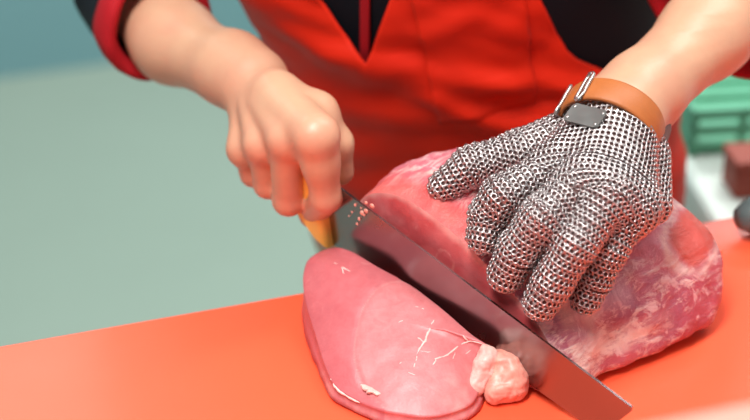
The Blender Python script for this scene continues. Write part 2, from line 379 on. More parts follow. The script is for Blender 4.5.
    for r in range(R + 1):
        for k in range(NS):
            q = c + (P[k] - c) * (r / R); e = r / R
            p = Q(q[0], 0, q[1]); blg = -.004 * (1 - e ** 4) - .0012 * fbm(p, 40, 3) * (1 - e ** 6)
            if r == R: p = np.array(V[k])
            else: p = p + N * blg
            p[2] = max(p[2], BZ + .0006); vv.append(p)
    for r in range(R):
        for k in range(NS): ff.append((r * NS + k, r * NS + (k + 1) % NS, (r + 1) * NS + (k + 1) % NS, (r + 1) * NS + k))
    o = pymesh('cut_face', vv, ff, M['face'], root); vv = np.array(vv)
    bm = bmesh.new(); bm.from_mesh(o.data); bmesh.ops.remove_doubles(bm, verts=bm.verts, dist=1e-6)
    bmesh.ops.recalc_face_normals(bm, faces=bm.faces)
    if sum(f.normal.dot(Vector(N)) for f in bm.faces) > 0: bmesh.ops.reverse_faces(bm, faces=bm.faces)
    bm.to_mesh(o.data); bm.free(); o.data.polygons.foreach_set('use_smooth', [True] * len(o.data.polygons))
    vv = np.array([v.co for v in o.data.vertices]); S = (vv - Q0) @ T; ZZ = vv[:, 2] - BZ
    edge = np.array([min(np.linalg.norm(P - [s, z], axis=1)) for s, z in zip(S, ZZ)])
    nz = np.array([fbm(p, 60, 3) for p in vv])
    for nm, val in (('muscle', np.clip(nz * .8 + .2, 0, 1) * .5), ('fat', np.clip(1 - edge / .0045 + .5 * nz, 0, 1) * .45 + np.clip(1 - np.abs(ZZ - .075 + .25 * (S - .05) + .01 * nz) / .0022, 0, 1) * np.clip(nz * 3, 0, 1) * .6)):
        a = o.data.attributes.new(nm, 'FLOAT', 'POINT'); a.data.foreach_set('value', np.clip(val, 0, 1).astype(np.float32))
    o['label'] = 'smooth red cut face of the roast'
    tag(root, 'large pink roast of raw meat held under the steel glove', 'meat')
    return root
roast = build_roast()

# ------------------------------------------------------------------ slice
OUT = [(331,248,.046),(350,251,.05),(376,266,.05),(400,279,.046),(416,289,.044),(432,301,.042),(448,314,.04),(471,334,.036),(489,347,.032),(491,360,.022),(484,378,.012),(473,402,.010),
       (450,413,.010),(425,417,.010),(400,414,.010),(380,410,.010),(356,400,.010),(335,386,.011),(324,364,.014),(316,338,.018),(308,312,.024),(304,293,.03),(303.5,274,.036),(310,258,.042)]
def build_slice():
    B = catmull([Z(*q) for q in OUT], 220, True); NB = len(B)
    c = B.mean(0); cf = np.linalg.lstsq(np.c_[B[:, :2], np.ones(NB)], B[:, 2], rcond=None)[0]; PL = lambda p: p[0] * cf[0] + p[1] * cf[1] + cf[2]; V = []; F = []; R = 60
    keep = []
    for r in range(R + 1):
        e = r / R
        for k in range(NB):
            p = c + (B[k] - c) * e
            p[2] = PL(p) + (B[k][2] - PL(B[k])) * e ** 3 + .012 * (1 - e ** 3.2)
            p[2] += .0016 * fbm(p, 30, 3) * (1 - e ** 8); V.append(p); keep.append(e)
    prev = R
    for j, (ins, fz) in enumerate(((.0025, .88), (.003, .7), (.001, .45), (-.001, .2), (.003, .03), (.012, 0.0), (.04, 0.0))):
        for k in range(NB):
            d = (B[k] - c) * [1, 1, 0]; d = nrm(d); p = B[k].copy(); h = p[2] - BZ
            p = p + d * (.0022 - ins) * (1 + .6 * fbm(p, 40, 2)); p[2] = BZ + max(.0006, h * fz); V.append(p); keep.append(1.05 + j * .05)
    for r in range(R + 7):
        for k in range(NB): F.append((r * NB + k, r * NB + (k + 1) % NB, (r + 1) * NB + (k + 1) % NB, (r + 1) * NB + k))
    F.append(tuple(range((R + 7) * NB, (R + 8) * NB)))
    o = pymesh('meat_slice', V, F, M['slice'])
    bm = bmesh.new(); bm.from_mesh(o.data); bmesh.ops.remove_doubles(bm, verts=bm.verts, dist=1e-7); bmesh.ops.recalc_face_normals(bm, faces=bm.faces)
    bm.to_mesh(o.data); bm.free(); o.data.polygons.foreach_set('use_smooth', [True] * len(o.data.polygons))
    vv = np.array([v.co for v in o.data.vertices])
    # a second muscle in front: everything right of its seam is paler
    q = vv - CAM; d = q @ FW; PX = 375 + KPX * (q @ RT) / d; PY = 210 - KPX * (q @ UP) / d
    seam = np.array([(404,281),(390,282),(376,290),(364,306),(357,330),(354,352),(358,372),(367,392),(385,408)])
    sm = catmull(seam, 80)
    dist = np.min(np.hypot(PX[:, None] - sm[:, 0], PY[:, None] - sm[:, 1]), 1)
    xs = np.interp(PY, sm[np.argsort(sm[:, 1]), 1], sm[np.argsort(sm[:, 1]), 0]); right = PX > xs
    sg = np.where(right & (PY > 281), dist, -dist)
    mus = np.clip(sg / 5 + .3, 0, 1)
    edge = np.array([fbm(p, 80, 3) for p in vv])
    fat = np.clip(1 - np.abs(sg) / 1.6, 0, 1) * .25
    low = np.clip((PX - 425) / 50, 0, 1) * np.clip((PY - 360) / 25, 0, 1); fat = np.maximum(fat, low * np.clip(.35 + .7 * edge, 0, 1) * .8)
    rim = np.clip(1 - (vv[:, 2] - BZ) / .011, 0, 1) * (PY > 370); fat = np.maximum(fat, rim * np.clip(.3 + edge * .9, 0, 1) * .7)
    g = np.clip(1 - np.abs(sg) / 4, 0, 1) * (vv[:, 2] - BZ > .012)
    vv[:, 2] -= .0007 * g * np.clip((425 - PX) / 30, 0, 1)
    for i, v in enumerate(o.data.vertices): v.co = vv[i]
    for nm, val in (('muscle', mus * .8), ('fat', fat)):
        at = o.data.attributes.new(nm, 'FLOAT', 'POINT'); at.data.foreach_set('value', np.clip(val, 0, 1).astype(np.float32))
    # fat veins lying in the surface
    bvh = BVHTree.FromPolygons([Vector(p) for p in vv], [tuple(p.vertices) for p in o.data.polygons])
    def drop(px, py):
        r = ray(px, py); h = bvh.ray_cast(Vector(CAM), Vector(nrm(r))); return np.array(h[0]) if h[0] else None
    veins = [([(450,311),(443,316),(436,318),(431,324),(428,333),(424,342),(419,350),(416,360),(413,368)],.00085),([(424,342),(418,337)],.0005),([(489,346),(478,342),(468,341),(458,346),(448,354),(436,358),(426,359)],.0006),
             ([(468,341),(462,334)],.0004),([(436,358),(433,366)],.0004),([(333,262),(341,266),(348,270),(354,271)],.0006),([(341,266),(345,275)],.0004),([(404,320),(397,323)],.0004),([(415,306),(425,309)],.0004),
             ([(419,350),(428,352),(434,350)],.0004),([(403,360),(397,366)],.0004),([(331,378),(337,388),(348,396),(360,402)],.0008),([(455,352),(452,362)],.0003),([(470,350),(463,356)],.0003),([(406,371),(417,376)],.0003)]
    vv2 = []; ff2 = []
    for pl, r in veins:
        cp = [p for p in (drop(x, y) for x, y in catmull(pl, 6 * len(pl))) if p is not None]
        if len(cp) < 4: continue
        cp = [p + np.array([1, 1, .4]) * .0007 * np.array([fbm(p, 300, 2), fbm(p + 3, 300, 2), 0]) - ZA * r * .85 for p in cp]
        v, f = tube(cp, [r * .85 * (.5 + .9 * math.sin(math.pi * (i + .6) / (len(cp) + .2))) * (1 + .5 * fbm(p, 250, 2)) for i, p in enumerate(cp)], 8)
        m = pymesh('fat_vein', v, f, M['vein'], o)
    
    # white fat patch
    bm = bmesh.new(); cp = drop(371, 389); bmesh.ops.create_icosphere(bm, subdivisions=4, radius=1)
    ax = nrm(drop(379, 394) - drop(363, 384)); ay = np.cross(ZA, ax)
    for v in bm.verts:
        p = np.array(v.co); q = cp + ax * p[0] * .0085 + ay * p[1] * .0036 + ZA * p[2] * .0011; v.co = Vector(q + .0035 * np.array([fbm(q, 130, 2), fbm(q + 4, 130, 2), 0]))
    bmobj('fat_patch', bm, M['fat'], o)['label'] = 'small white fat patch on the slice'
    # fatty trim at the slice's right end
    def lump(name, blobs, mat, amp):
        prims = [(np.array(Z(*a_)), np.array(Z(*b2)), ra, rb, .006) for a_, b2, ra, rb in blobs]
        lo = np.min([np.minimum(p[0], p[1]) for p in prims], 0) - .025; hi = np.max([np.maximum(p[0], p[1]) for p in prims], 0) + .025
        cs = [np.arange(lo[i], hi[i], .0011) for i in range(3)]; Vn, Fn = surface_nets(*cs, grid_sdf(*cs, prims)); nn = sdf_n(Vn.astype(float), prims)
        Vn = np.array([p + n_ * (amp * fbm(p, 75, 3) + amp * .45 * abs(fbm(p + 2, 130, 3))) for p, n_ in zip(Vn.astype(float), nn)]); Vn[:, 2] = np.maximum(Vn[:, 2], BZ + .0006)
        return pymesh(name, Vn, Fn, mat, o)
    lump('fatty_trim', [((500,364,.018),(509,372,.014),.0105,.011),((498,390,.009),(519,384,.008),.0095,.0075),((503,366,.02),(508,385,.01),.0085,.0105),((509,364,.022),(514,378,.014),.007,.009)], M['lump'], .0022)['label'] = 'peach coloured lump of fatty trim'
    lump('fat_edge', [((488,352,.03),(484,366,.022),.0055,.0065),((484,366,.022),(477,384,.012),.0065,.007),((486,356,.026),(493,362,.022),.005,.004)], M['fat'], .0022)['label'] = 'white fat edge of the slice'
    return tag(o, 'thick pale pink slice of raw meat lying in front of the knife', 'meat slice')
slice_ = build_slice()

# ------------------------------------------------------------------ knife
KU = -.0055
knife = bpy.data.objects.new('butcher_knife', None); COL.objects.link(knife); knife.location = Q(.1, KU, .02)
tag(knife, 'long wide butcher knife with yellow handle cutting between roast and slice', 'knife')
def prism(poly, th, mat, name, taper=None, bevel=0.0, seg=3):
    bm = bmesh.new(); a = []; b = []
    for i, (s, z) in enumerate(poly):
        h = th if taper is None else taper[i]
        tl = .15 * (z - .155 * (.224 - s)); z += tl * .5; a.append(bm.verts.new(Q(s, KU - tl - h, z))); b.append(bm.verts.new(Q(s, KU - tl + h, z)))
    n = len(poly); fs = [bm.faces.new(a), bm.faces.new(b[::-1])]
    for i in range(n): bm.faces.new((a[i], b[i], b[(i + 1) % n], a[(i + 1) % n]))
    if bevel:
        es = list({e for f in fs for e in f.edges}); bmesh.ops.bevel(bm, geom=es, offset=bevel, segments=seg, affect='EDGES', profile=.5)
    return child(bmobj(name, bm, mat, None, False), knife)
spine = [(-.03 + .283 * k / 14, .0985 - .0605 * k / 14) for k in range(15)]
edge_ = [(.234, .010), (.224, .0008)] + [(.224 - .253 * k / 14, .0008 + .0392 * k / 14) for k in range(1, 15)]
blade_poly = spine + [(.2525, .034)] + edge_
bl = prism(blade_poly, .0011, M['blade'], 'blade', [.0009] * 15 + [.0007] + [.0003] * 16)
hd = [(-.0285, .0385), (-.041, .041), (-.047, .052), (-.055, .066), (-.066, .0705), (-.085, .075), (-.105, .080), (-.118, .0835), (-.1245, .0862), (-.127, .095), (-.1255, .104), (-.12, .1095),
      (-.1, .1085), (-.075, .1035), (-.05, .1005), (-.0285, .0985)]
prism(hd, .0095, M['handle'], 'handle', None, .0055, 4)
bm = bmesh.new()
for px, py, r in ((355,205,.0012),(366,203,.0013),(372,206,.0017),(362,213,.0019),(366,211,.0016),(359,219,.0014),(357,224,.0011),(352,212,.0007),(364,215,.0012),(361,208,.0006),(349,216,.0006)):
    p = U(px, py, KU - .0085); p = U(px, py, KU - .15 * (p[2] - BZ - .155 * (.224 - (p - Q0) @ T)) - .0011); r0 = bmesh.ops.create_icosphere(bm, subdivisions=2, radius=1)['verts']; w_ = random.uniform(.8, 1.7)
    for v in r0: c = np.array(v.co); v.co = Vector(p + T * c[0] * r * w_ + N * c[1] * r * .45 + ZA * c[2] * r * random.uniform(.9, 1.2))
child(bmobj('meat_residue', bm, M['lump']), knife)['label'] = 'small pink meat scraps stuck to the blade'

# ------------------------------------------------------------------ person
# left hand (in the glove), points given by photo position and height over the board
LW = Z(620, 113, .152); LE = D(800, -54, 1.27); LS = np.array([.27, .22, 1.45])
LF = {'index': [(558,168,.143),(503,196,.134),(489,216,.117),(484,236,.106)], 'middle': [(585,180,.150),(543,217,.135),(519,249,.108),(506,274,.087)],
      'ring': [(612,193,.147),(576,243,.123),(553,281,.094),(541,302,.077)], 'pinky': [(634,207,.134),(608,249,.11),(594,278,.088),(586,298,.074)]}
LT = [(578,132,.138),(520,154,.134),(472,166,.128),(444,186,.114)]
LR = {'index': (.0132,.0126,.0115,.0102), 'middle': (.0136,.0128,.0118,.0104), 'ring': (.0132,.0122,.0112,.01), 'pinky': (.0118,.0108,.0098,.0088)}
lh = {}; LHP = []
def chain(pts, rad, k): return [(pts[i], pts[i + 1], rad[i], rad[i + 1], k) for i in range(len(pts) - 1)]
for n_, q in LF.items():
    pts = [np.array(Z(*p)) for p in q]; lh[n_] = chain(pts, LR[n_], .004); lh[n_][0] = lh[n_][0][:4] + (.0075,)
    LHP.append((LW + (pts[0] - LW) * .1, pts[0], .018, .0138, .018))
LHP.append((np.array(Z(*LF['index'][0])), np.array(Z(*LF['pinky'][0])), .0125, .0125, .012))
thp = [np.array(Z(*p)) for p in LT]; lh['thumb'] = chain(thp, (.017, .0145, .012, .0092), .005)
LHP.append(((LW * .4 + thp[0] * .6), np.array(Z(*LF['index'][0])), .014, .0125, .014))
LHP.append((LW * .9 + LE * .1, LW, .0265, .024, .02))
left_hand = LHP + sum(lh.values(), [])
# right hand: fist round the handle
RW = D(253, 83, 1.198); RE = D(116, -28, 1.385); RM = D(174, 41, 1.285); RS = np.array([-.16, .22, 1.44])
rf = {'index': [U(316,136,-.03), U(326,197,-.0215), Q(-.052,-.004,.056), Q(-.057,.015,.07)],
      'middle': [U(286,140,-.034), U(288.5,200,-.0245), Q(-.079,-.004,.058), Q(-.081,.016,.072)],
      'ring': [U(262,145,-.032), U(268,184,-.024), Q(-.1,-.004,.064), Q(-.102,.016,.078)],
      'pinky': [U(245,149,-.026), U(253,174,-.02), Q(-.119,-.003,.072), Q(-.12,.015,.084)]}
RR = {'index': (.0125,.0116,.0105,.0092), 'middle': (.0128,.0118,.0105,.0095), 'ring': (.0118,.0108,.0098,.009), 'pinky': (.0105,.0096,.009,.0082)}
right_hand = [(RW * .88 + RE * .12, RW, .0262, .0225, .02)]
for n_, p in rf.items():
    right_hand.append((RW + (p[0] - RW) * .08, p[0], .0175, .0128, .008)); 
right_hand.append((rf['index'][0], rf['pinky'][0], .0115, .0105, .010))
for n_, p in rf.items(): right_hand += chain(p, RR[n_], .0035); right_hand.append((p[0], p[0] + (RW - p[0]) * .12, .0128 if n_ != 'pinky' else .0112, .009, .006))
for n_, p in rf.items():                                              # tendons over the back of the hand
    d_ = nrm(-N * .8 + ZA * .5); q0 = RW * .55 + p[0] * .45 + d_ * .0125; right_hand.append((q0, p[0] + d_ * .0085, .0035, .0055, .006))
rt = [U(277,94,-.002), U(316,114,.004), U(336,143,.012), U(341,172,.016)]
right_hand += chain(rt, (.0155, .0140, .0118, .0098), .008)
right_hand.append((rt[0], rf['index'][0], .0145, .0125, .014)); right_hand.append((rt[1], rf['index'][0] * .6 + rf['index'][1] * .4, .012, .011, .014))
SP = [np.array([.085, .33, .92]), np.array([.1, .30, 1.02]), np.array([.07, .25, 1.17]), np.array([.055, .22, 1.34]), np.array([.055, .2, 1.47])]
torso = [(SP[0] + E * s * .06, SP[1] + E * s * .055, .095, .088, .04) for s in (-1, 1)] + [(SP[1] + E * s * .055, SP[3] + E * s * .07, .085, .088, .05) for s in (-1, 1)]
torso += [(SP[3] + [.0, 0, .02], s, .075, .055, .05) for s in (LS, RS)]
neckt = SP[4] + [0, -.015, .10]; HC = neckt + [-.005, -.045, .085]
torso += [(SP[3] + [0, 0, .06], neckt, .062, .054, .04), (HC + [0, .02, .025], HC + [0, -.01, .03], .083, .08, .03), (HC + [0, -.045, -.02], HC + [0, -.05, -.065], .06, .042, .03),
          (HC + [0, -.088, .012], HC + [0, -.108, -.028], .009, .014, .015)]
torso += [(HC + [s * .078, .01, .015], HC + [s * .084, .018, -.02], .013, .01, .006) for s in (-1, 1)] + [(HC + [-.02, -.094, -.055], HC + [.02, -.094, -.055], .006, .006, .006)]
arms = [(LS, LE, .042, .037, .03), (LE, LE * .45 + LW * .55, .037, .032, .03), (LE * .45 + LW * .55, LW, .032, .0265, .02), (RS, RE, .036, .033, .03), (RE, RM, .034, .0325, .03), (RM, RW, .0325, .0245, .02)]
body = torso + arms + left_hand + right_hand
def hb(prims): return np.min([np.minimum(p[0], p[1]) for p in prims], 0) - .022, np.max([np.maximum(p[0], p[1]) for p in prims], 0) + .022
(l0, l1), (r0, r1) = hb(left_hand), hb(right_hand)
cs = [axis(-.36, .46, .007, [(r0[0], r1[0], .0017), (l0[0], l1[0], .0021)]), axis(-.26, .48, .007, [(min(l0[1], r0[1]), max(l1[1], r1[1]), .0019)]), axis(.8, 1.86, .007, [(min(l0[2], r0[2]), max(l1[2], r1[2]), .0019)])]
BV, BF = surface_nets(*cs, grid_sdf(*cs, body))
person = pymesh('person', BV, BF, M['skin'])
tag(person, 'person in a red apron and dark shirt holding the knife and pressing the roast', 'person')
sm = person.modifiers.new('smooth', 'SMOOTH'); sm.iterations = 3; sm.factor = .5
BVd = BV.astype(float); fl = np.zeros(len(BV))
for n_, p in rf.items():
    for c, r, a in ((p[0], .016, .75), (p[1], .02, .8), (p[2], .016, .5)): fl = np.maximum(fl, .6 * a * np.exp(-(np.linalg.norm(BVd - c, axis=1) / r) ** 2))
at = person.data.attributes.new('flush', 'FLOAT', 'POINT'); at.data.foreach_set('value', fl.astype(np.float32))

# the meat gives way under the gloved fingers
for o in [roast] + list(roast.children):
    pv_ = np.array([v.co for v in o.data.vertices]); dd = sdf(pv_, left_hand); sel = np.where(dd < .012)[0]
    if len(sel):
        g = sdf_n(pv_[sel], left_hand); x = .0062 - dd[sel]; push = np.where(x > 0, x + .0016, .0016 * np.exp(x / .0016)); push = np.minimum(push, .014)
        pv_[sel] -= g * push[:, None]; pv_[:, 2] = np.maximum(pv_[:, 2], BZ + .0006)
        for i in sel: o.data.vertices[i].co = pv_[i]

# torso loft shared by shirt and apron: rows along the spine with half widths and depths
rows_z = np.array([.62, .86, .98, 1.06, 1.17, 1.27, 1.38, 1.46, 1.5])
r_cx = np.array([.14, .138, .125, .105, .075, .062, .055, .055, .055]); r_cy = np.array([.34, .335, .305, .285, .25, .225, .21, .205, .2])
r_w = np.array([.17, .155, .163, .165, .175, .182, .185, .15, .075]); r_d = np.array([.12, .125, .118, .113, .115, .112, .10, .085, .07])
YAW = math.radians(10); TX = np.array([math.cos(YAW), math.sin(YAW), 0]); TY = np.array([-math.sin(YAW), math.cos(YAW), 0])
def loft(phi, z, off):
    """phi: 0 = front, + towards the photo's right"""
    cx, cy, w_, d_ = (np.interp(z, rows_z, a) for a in (r_cx, r_cy, r_w, r_d))
    e = .86; sx = math.copysign(abs(math.sin(phi)) ** e, math.sin(phi)); cy_ = math.copysign(abs(math.cos(phi)) ** e, math.cos(phi))
    return np.array([cx, cy, z]) + TX * sx * (w_ + off) - TY * cy_ * (d_ + off)
def phi_at(px, z, off):                                                # front angle whose point sits at photo column px
    lo, hi = -1.5, 1.5
    for _ in range(30):
        m = (lo + hi) / 2; q = loft(m, z, off) - CAM; x = 375 + KPX * (q @ RT) / (q @ FW)
        if x < px: lo = m
        else: hi = m
    return (lo + hi) / 2
def pxy(p): q = p - CAM; return 375 + KPX * (q @ RT) / (q @ FW), 210 - KPX * (q @ UP) / (q @ FW)
# shirt
V = []; F = []; nz_, nph = 46, 72
zs_ = np.linspace(.84, 1.5, nz_)
for z in zs_:
    for k in range(nph):
        p = loft(2 * math.pi * k / nph, z, .004); V.append(p + nrm(p - [*SP[2][:2], z]) * .004 * fbm(p, 9, 2))
F = [(i * nph + k, i * nph + (k + 1) % nph, (i + 1) * nph + (k + 1) % nph, (i + 1) * nph + k) for i in range(nz_ - 1) for k in range(nph)]
def sleeve(pts, rad):
    c = catmull(pts, 40); r = np.interp(np.linspace(0, 1, 40), np.linspace(0, 1, len(rad)), rad)
    v, f = tube(c, list(r), 36); f = f[:-2]
    return [p + .006 * np.array([fbm(p, 13, 3), fbm(p + 7, 13, 3), fbm(p + 4, 13, 3)]) for p in v], f
RC = D(156, 23, 1.295)                                                 # centre of the right cuff opening
p1, p2, p3 = D(670, -8, 1.275), D(768, 48, 1.275), D(812, -74, 1.185)
def circum(a, b, c):
    u, v = b - a, c - a; w_ = np.cross(u, v); o = a + (np.cross(w_, u) * (v @ v) + np.cross(v, w_) * (u @ u)) / (2 * (w_ @ w_)); return o, np.linalg.norm(o - a), nrm(w_)
LC, LCR, LCN = circum(p1, p2, p3); LCN = LCN if LCN @ (LE - LW) > 0 else -LCN
rax = nrm(nrm(RM - RW) + nrm(RE - RM) * .6)
for pts, rad in (([RS + [.03, 0, .0], RS * .5 + RE * .5 + [.015, 0, 0], RE + [.004, 0, .004], RC + rax * .014], (.07, .052, .045, .044)), ([LS - [.03, 0, 0], LS * .55 + LE * .45, LE * .85 + LS * .15 + [.004, .006, 0], LC + LCN * .045, LC + LCN * .012], (.075, .064, .06, LCR - .002, LCR - .001))):
    v, f = sleeve(pts, rad); F += [tuple(i + len(V) for i in q) for q in f]; V += v
shirt = pymesh('shirt', V, F, M['shirt'], person); shirt['label'] = 'dark navy shirt'
sd = shirt.modifiers.new('thick', 'SOLIDIFY'); sd.thickness = .002; sd.offset = 1
def cuff(c, ax, ra, wid, e1=None, sq=1.0):
    ax = nrm(ax); a = nrm(np.cross(ax, [0, 0, 1])) if e1 is None else nrm(e1 - ax * (np.asarray(e1) @ ax)); b = np.cross(ax, a); v = []; f = []; n = 60
    prof_ = [(0, .0), (-.003, .3), (-.0035, .7), (.0, 1.0), (.004, 1.04), (.0075, .98), (.0085, .6), (.007, .2), (.005, -.03)]
    for i, (dr, h) in enumerate(prof_):
        for k in range(n):
            th = 2 * math.pi * k / n; d = math.cos(th) * a + math.sin(th) * b * sq; p = c + d * (ra + dr) - ax * (h * wid)
            v.append(p + .003 * np.array([fbm(p, 22, 2), fbm(p + 2, 22, 2), fbm(p + 5, 22, 2)]))
    m = len(prof_)
    for i in range(m):
        for k in range(n): f.append((i * n + k, i * n + (k + 1) % n, ((i + 1) % m) * n + (k + 1) % n, ((i + 1) % m) * n + k))
    o = pymesh('cuff', v, f, M['cuff'], shirt); o['label'] = 'rolled red cuff of the dark shirt'
    bm = bmesh.new(); bm.from_mesh(o.data); bmesh.ops.recalc_face_normals(bm, faces=bm.faces); bm.to_mesh(o.data); bm.free(); o.data.polygons.foreach_set('use_smooth', [True] * len(o.data.polygons)); return o
cuff(RC + rax * .02, rax, .0415, .028)
cuff(LC, -LCN * -1, LCR, .03)
# red placket strip at the shirt front
v = []; f = []
for i, z in enumerate(np.linspace(1.12, 1.42, 30)):
    a0, a1 = phi_at(361, z, .008), phi_at(371, z, .008)
    for k in range(5): v.append(loft(a0 + (a1 - a0) * k / 4, z, .0105 + (.001 if k in (1, 3) else 0)))
f = [(i * 5 + k, i * 5 + k + 1, (i + 1) * 5 + k + 1, (i + 1) * 5 + k) for i in range(29) for k in range(4)]
pk = pymesh('placket', v, f, M['cuff'], shirt); pk['label'] = 'red button strip of the dark shirt'; pk.modifiers.new('thick', 'SOLIDIFY').thickness = .002
# apron: two lofted halves that meet below the V neck
def z_at(px, py, off=.012):
    lo, hi = .8, 1.5
    for _ in range(30):
        m = (lo + hi) / 2; ph = phi_at(px, m, off); y = pxy(loft(ph, m, off))[1]
        if y > py: lo = m
        else: hi = m
    return (lo + hi) / 2
ZV = z_at(370, 59); za1 = z_at(612, 76); za0 = z_at(541, 2); ZT = z_at(345, 0)
def px_left(z): return None
AZ = np.concatenate([np.linspace(.42, ZV, 74), np.linspace(ZV, 1.42, 42)[1:]])
vl = phi_at(370, ZV, .012)
def edges(z):
    """left edge, V left, V right, right edge as front angles"""
    if z <= ZV: a = b = phi_at(370, z, .012) if z > .95 else vl
    else:
        t = (z - ZV) / (ZT - ZV); a = phi_at(370 - 60 * t + 6 * t * t, z, .012); b = phi_at(370 + 16 * t + 3 * t * t, z, .012)
    le = -1.75
    le = np.interp(z, [.9, ZV, ZV + .1, 1.4], [-1.75, -1.7, -1.35, -.7])
    if z < za1 - .03: re = 1.75
    else:
        re = np.interp(z, [za1 - .03, za1, za1 + (za0 - za1) * .35, za0, za0 + .08, 1.45], [1.75, phi_at(614, za1, .012), phi_at(570, za1 + (za0 - za1) * .35, .012), phi_at(541, za0, .012), phi_at(520, za0 + .06, .012), .45])
    return le, a, b, re
def fold(p, z, phi):
    x = (p - np.array([.1, .25, 0])) @ TX
    f = .006 * fbm(np.array([x * .6 + .55 * z, 0, z * 1.5 - x * .55]), 16, 2) + .003 * fbm(np.array([x, z * 2.2 + x * .8, 3.0]), 22, 2)
    # slack folds running down to the right at waist height
    for (x0, z0, sl, wd, amp) in ((.0, 1.145, -.22, .010, .010), (.03, 1.105, -.05, .012, .012), (.08, 1.085, .22, .010, .009), (-.05, 1.125, -.5, .011, .009), (.1, 1.055, .18, .011, .009)):
        dzz = z - (z0 + sl * (x - x0)); f += amp * math.exp(-(dzz / wd) ** 2) * math.exp(-((x - x0) / .14) ** 2)
    f += .012 * max(0, (.98 - z)) / .4 * math.sin(x * 46 + 1.3 * math.sin(z * 7))
    return f
V = []; F = []; NC = 40
for z in AZ:
    le, a, b, re = edges(z)
    for (c0, c1) in ((le, a), (b, re)):
        for k in range(NC):
            ph = c0 + (c1 - c0) * k / (NC - 1); p = loft(ph, z, .012)
            V.append(loft(ph, z, .012 + fold(p, z, ph)))
nr = len(AZ); W2 = 2 * NC
for i in range(nr - 1):
    for k in range(W2 - 1):
        if k == NC - 1: continue
        F.append((i * W2 + k, i * W2 + k + 1, (i + 1) * W2 + k + 1, (i + 1) * W2 + k))
apron = pymesh('apron', V, F, M['apron'], person); apron['label'] = 'red bib apron'
bm = bmesh.new(); bm.from_mesh(apron.data); bmesh.ops.remove_doubles(bm, verts=bm.verts, dist=1e-5); bm.to_mesh(apron.data); bm.free()
apron.data.polygons.foreach_set('use_smooth', [True] * len(apron.data.polygons))
sd = apron.modifiers.new('thick', 'SOLIDIFY'); sd.thickness = .003; sd.offset = 1
# bib pocket panel
pv = []; pf = []; n1 = 24
pk4 = [(405, -25), (522, -25), (533, 100), (441, 118)]
for i in range(n1):
    for j in range(n1):
        a, b = i / (n1 - 1), j / (n1 - 1)
        q = (1 - b) * ((1 - a) * np.array(pk4[0]) + a * np.array(pk4[1])) + b * ((1 - a) * np.array(pk4[3]) + a * np.array(pk4[2]))
        z = z_at(q[0], q[1]); ph = phi_at(q[0], z, .012); p = loft(ph, z, .012); pv.append(loft(ph, z, .0165 + fold(p, z, ph)))
pf = [(i * n1 + j, (i + 1) * n1 + j, (i + 1) * n1 + j + 1, i * n1 + j + 1) for i in range(n1 - 1) for j in range(n1 - 1)]
pc = pymesh('pocket', pv, pf, M['apron'], apron); pc['label'] = 'stitched bib pocket'; m_ = pc.modifiers.new('thick', 'SOLIDIFY'); m_.thickness = .0025; m_.offset = 0

# trousers, shoes and hair (outside the frame)
tp = []
for s in (-1, 1):
    h = np.array([.11, .34, .90]) + TX * s * .075; tp += [(h + [0, 0, .02], h * [1, 1, 0] + [0, .0, .5], .085, .062, .03), (h * [1, 1, 0] + [0, .0, .5], h * [1, 1, 0] + [0, .01, .1], .06, .05, .03)]
cs = [np.arange(-.15, .38, .012), np.arange(.18, .5, .012), np.arange(.03, 1.06, .012)]
v, f = surface_nets(*cs, grid_sdf(*cs, tp)); pymesh('trousers', v, f, M['trouser'], person)
for s in (-1, 1):
    h = np.array([.11, .34, 0]) + TX * s * .075; pr = [(h + [0, .05, .045], h + [0, -.02, .05], .042, .045, .02), (h + [0, -.02, .04], h + [0, -.14, .032], .042, .032, .02)]
    cs = [np.arange(h[0] - .08, h[0] + .08, .008), np.arange(.1, .48, .008), np.arange(-.02, .13, .008)]; v, f = surface_nets(*cs, grid_sdf(*cs, pr)); v[:, 2] = np.maximum(v[:, 2], .001); pymesh('shoe', v, f, M['shoe'], person)
pr = [(HC + [0, .03, .045], HC + [0, -.02, .055], .088, .083, .03), (HC + [0, .05, -.02], HC + [0, .05, .03], .068, .08, .03)]
cs = [np.arange(HC[i] - .15, HC[i] + .16, .006) for i in range(3)]; v, f = surface_nets(*cs, grid_sdf(*cs, pr)); pymesh('hair', v, f, M['hair'], person)

